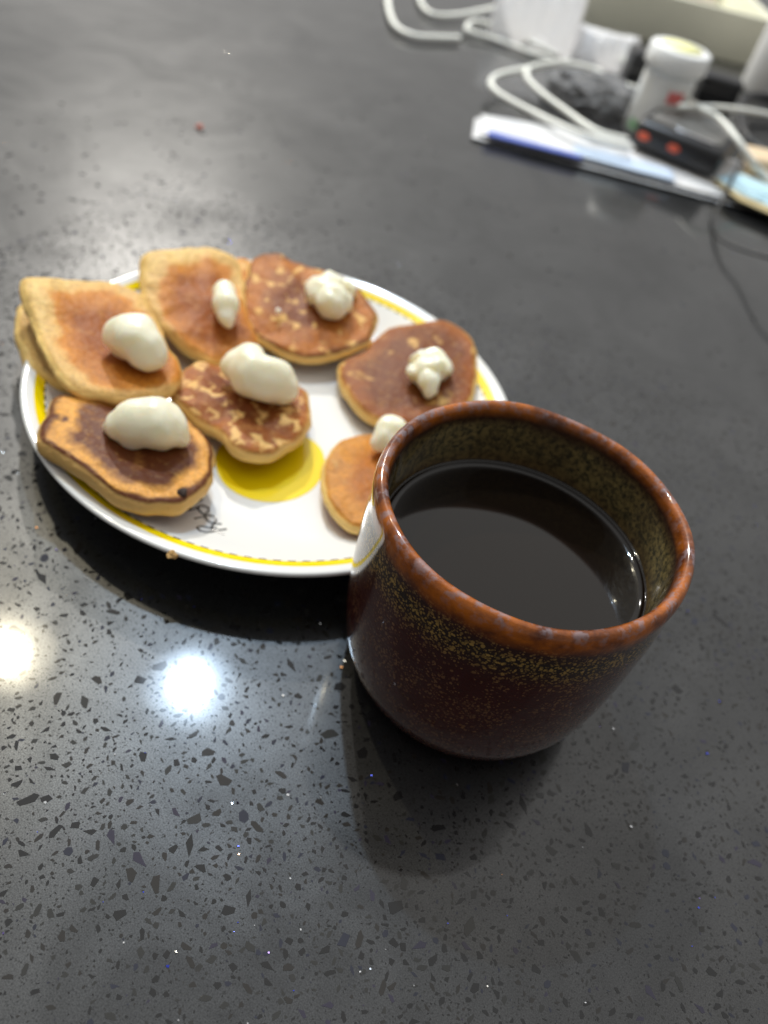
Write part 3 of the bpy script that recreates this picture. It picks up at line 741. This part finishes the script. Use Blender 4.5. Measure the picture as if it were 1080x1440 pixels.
crumple('black_pouch', 'small black pouch under the clear wrapper', 'pouch', 842, 150, .024, .012, .006, M_BLK, 5, .2, 1.6, .2)
t = NT('thin_white_film'); tr_ = t.n('ShaderNodeBsdfTranslucent'); tr_.inputs[0].default_value = (.95, .95, .96, 1); mx = t.n('ShaderNodeMixShader'); mx.inputs[0].default_value = .5
t.set(col=(.93, .93, .94), rough=.4); t.bump(t.noise(45, 3, .5), .25, .003)
t.l(t.b.outputs[0], mx.inputs[1]); t.l(tr_.outputs[0], mx.inputs[2]); t.l(mx.outputs[0], t.t.nodes['Material Output'].inputs[0]); M_BAG = t.m
def paper_bag(label, pa, pb_, depth, h, seed):
    """an upright bag of thin film: pleated walls round an open middle, gathered a little at the top"""
    a_, b_ = at(*pa, 0), at(*pb_, 0); u = b_-a_; W = u.length; u.normalize(); nrm = Vector((-u.y, u.x, 0))
    path = [(W*i/18, 0) for i in range(18)]+[(W, depth*i/6) for i in range(6)]+[(W-W*i/18, depth) for i in range(18)]+[(0, depth-depth*i/6) for i in range(6)]
    n = len(path); V, Fc = [], []; rows = 9
    for j in range(rows+1):
        k = j/rows
        for i, (x, y) in enumerate(path):
            pl_ = .0022*math.sin(i*1.9+seed)*k+.004*noise.noise(Vector((x*40+seed, y*40, k*2)))*k
            yy = y+(depth*.5-y)*.35*k*k+pl_
            V.append(u*(x+.002*noise.noise(Vector((x*50, k*3, seed))))+nrm*yy+Vector((0, 0, .0006+h*k+.006*k*noise.noise(Vector((x*30, y*30, seed*2.))))))
    for j in range(rows):
        for i in range(n): Fc.append((j*n+i, j*n+(i+1) % n, (j+1)*n+(i+1) % n, (j+1)*n+i))
    Fc.append(tuple(range(n))[::-1])
    o = mesh_obj('white_bag', V, Fc, M_BAG); o.location = a_; tag(o, label, 'bag'); return o
paper_bag('taller white film bag standing at the back left of the cream tray', (684, 52), (800, 84), .06, .046, 3)
paper_bag('low white film bag standing in front of the cream tray beside the taller one', (800, 84), (884, 108), .05, .026, 8)
# cream tray
tr = empty('cream_tray', at(930, 62, 0)); tag(tr, 'cream coloured shallow tray standing at the back of the table', 'tray')
M_TRAY = worn('cream_tray_plastic', (.76, .75, .61), .5, .05)
ta, tb = at(772, 26, 0), at(1064, 98, 0)
tr.location = ta; dv = tb-ta; tr.rotation_euler.z = math.atan2(dv.y, dv.x); TL = dv.length; TH = .046
rounded_box('front_panel', TL, .006, TH, .001, M_TRAY, tr, (TL/2, .003, .0005))
rounded_box('back_panel', TL, .006, TH, .001, M_TRAY, tr, (TL/2, .197, .0005))
rounded_box('side_panel', .006, .186, TH, .001, M_TRAY, tr, (.003, .100, .0005))
rounded_box('side_panel', .006, .186, TH, .001, M_TRAY, tr, (TL-.003, .100, .0005))
rounded_box('tray_floor', TL-.014, .186, .004, .001, M_TRAY, tr, (TL/2, .100, .0008))
tz = crumple('tissue_bundle', 'white and pink crumpled tissue heaped inside the cream tray', 'tissue', 900, 20, .07, .05, .045, worn('white_pink_tissue', (.85, .78, .74), .8, .1, 20), 15, .25, 2., .3, 5)
tz.location = ta+(tb-ta)*.47+Vector((-dv.y, dv.x, 0)).normalized()*.10+Vector((0, 0, .006))
rl = empty('paper_roll', at(1082, 132, .0005)); tag(rl, 'white paper roll standing at the right end of the cream tray', 'paper roll')
v, f = lathe([(.019, 0), (.031, 0), (.0315, .0015), (.0315, .118), (.031, .120), (.019, .120), (.019, 0)], 48); mesh_obj('paper_body', v, f, worn('soft_white_paper', (.84, .83, .81), .9, .05, 40), rl)
v, f = lathe([(.0172, .0005), (.0188, .0005), (.0188, .1195), (.0172, .1195), (.0172, .0005)], 32); mesh_obj('card_core', v, f, worn('card_core', (.5, .38, .25), .8), rl)
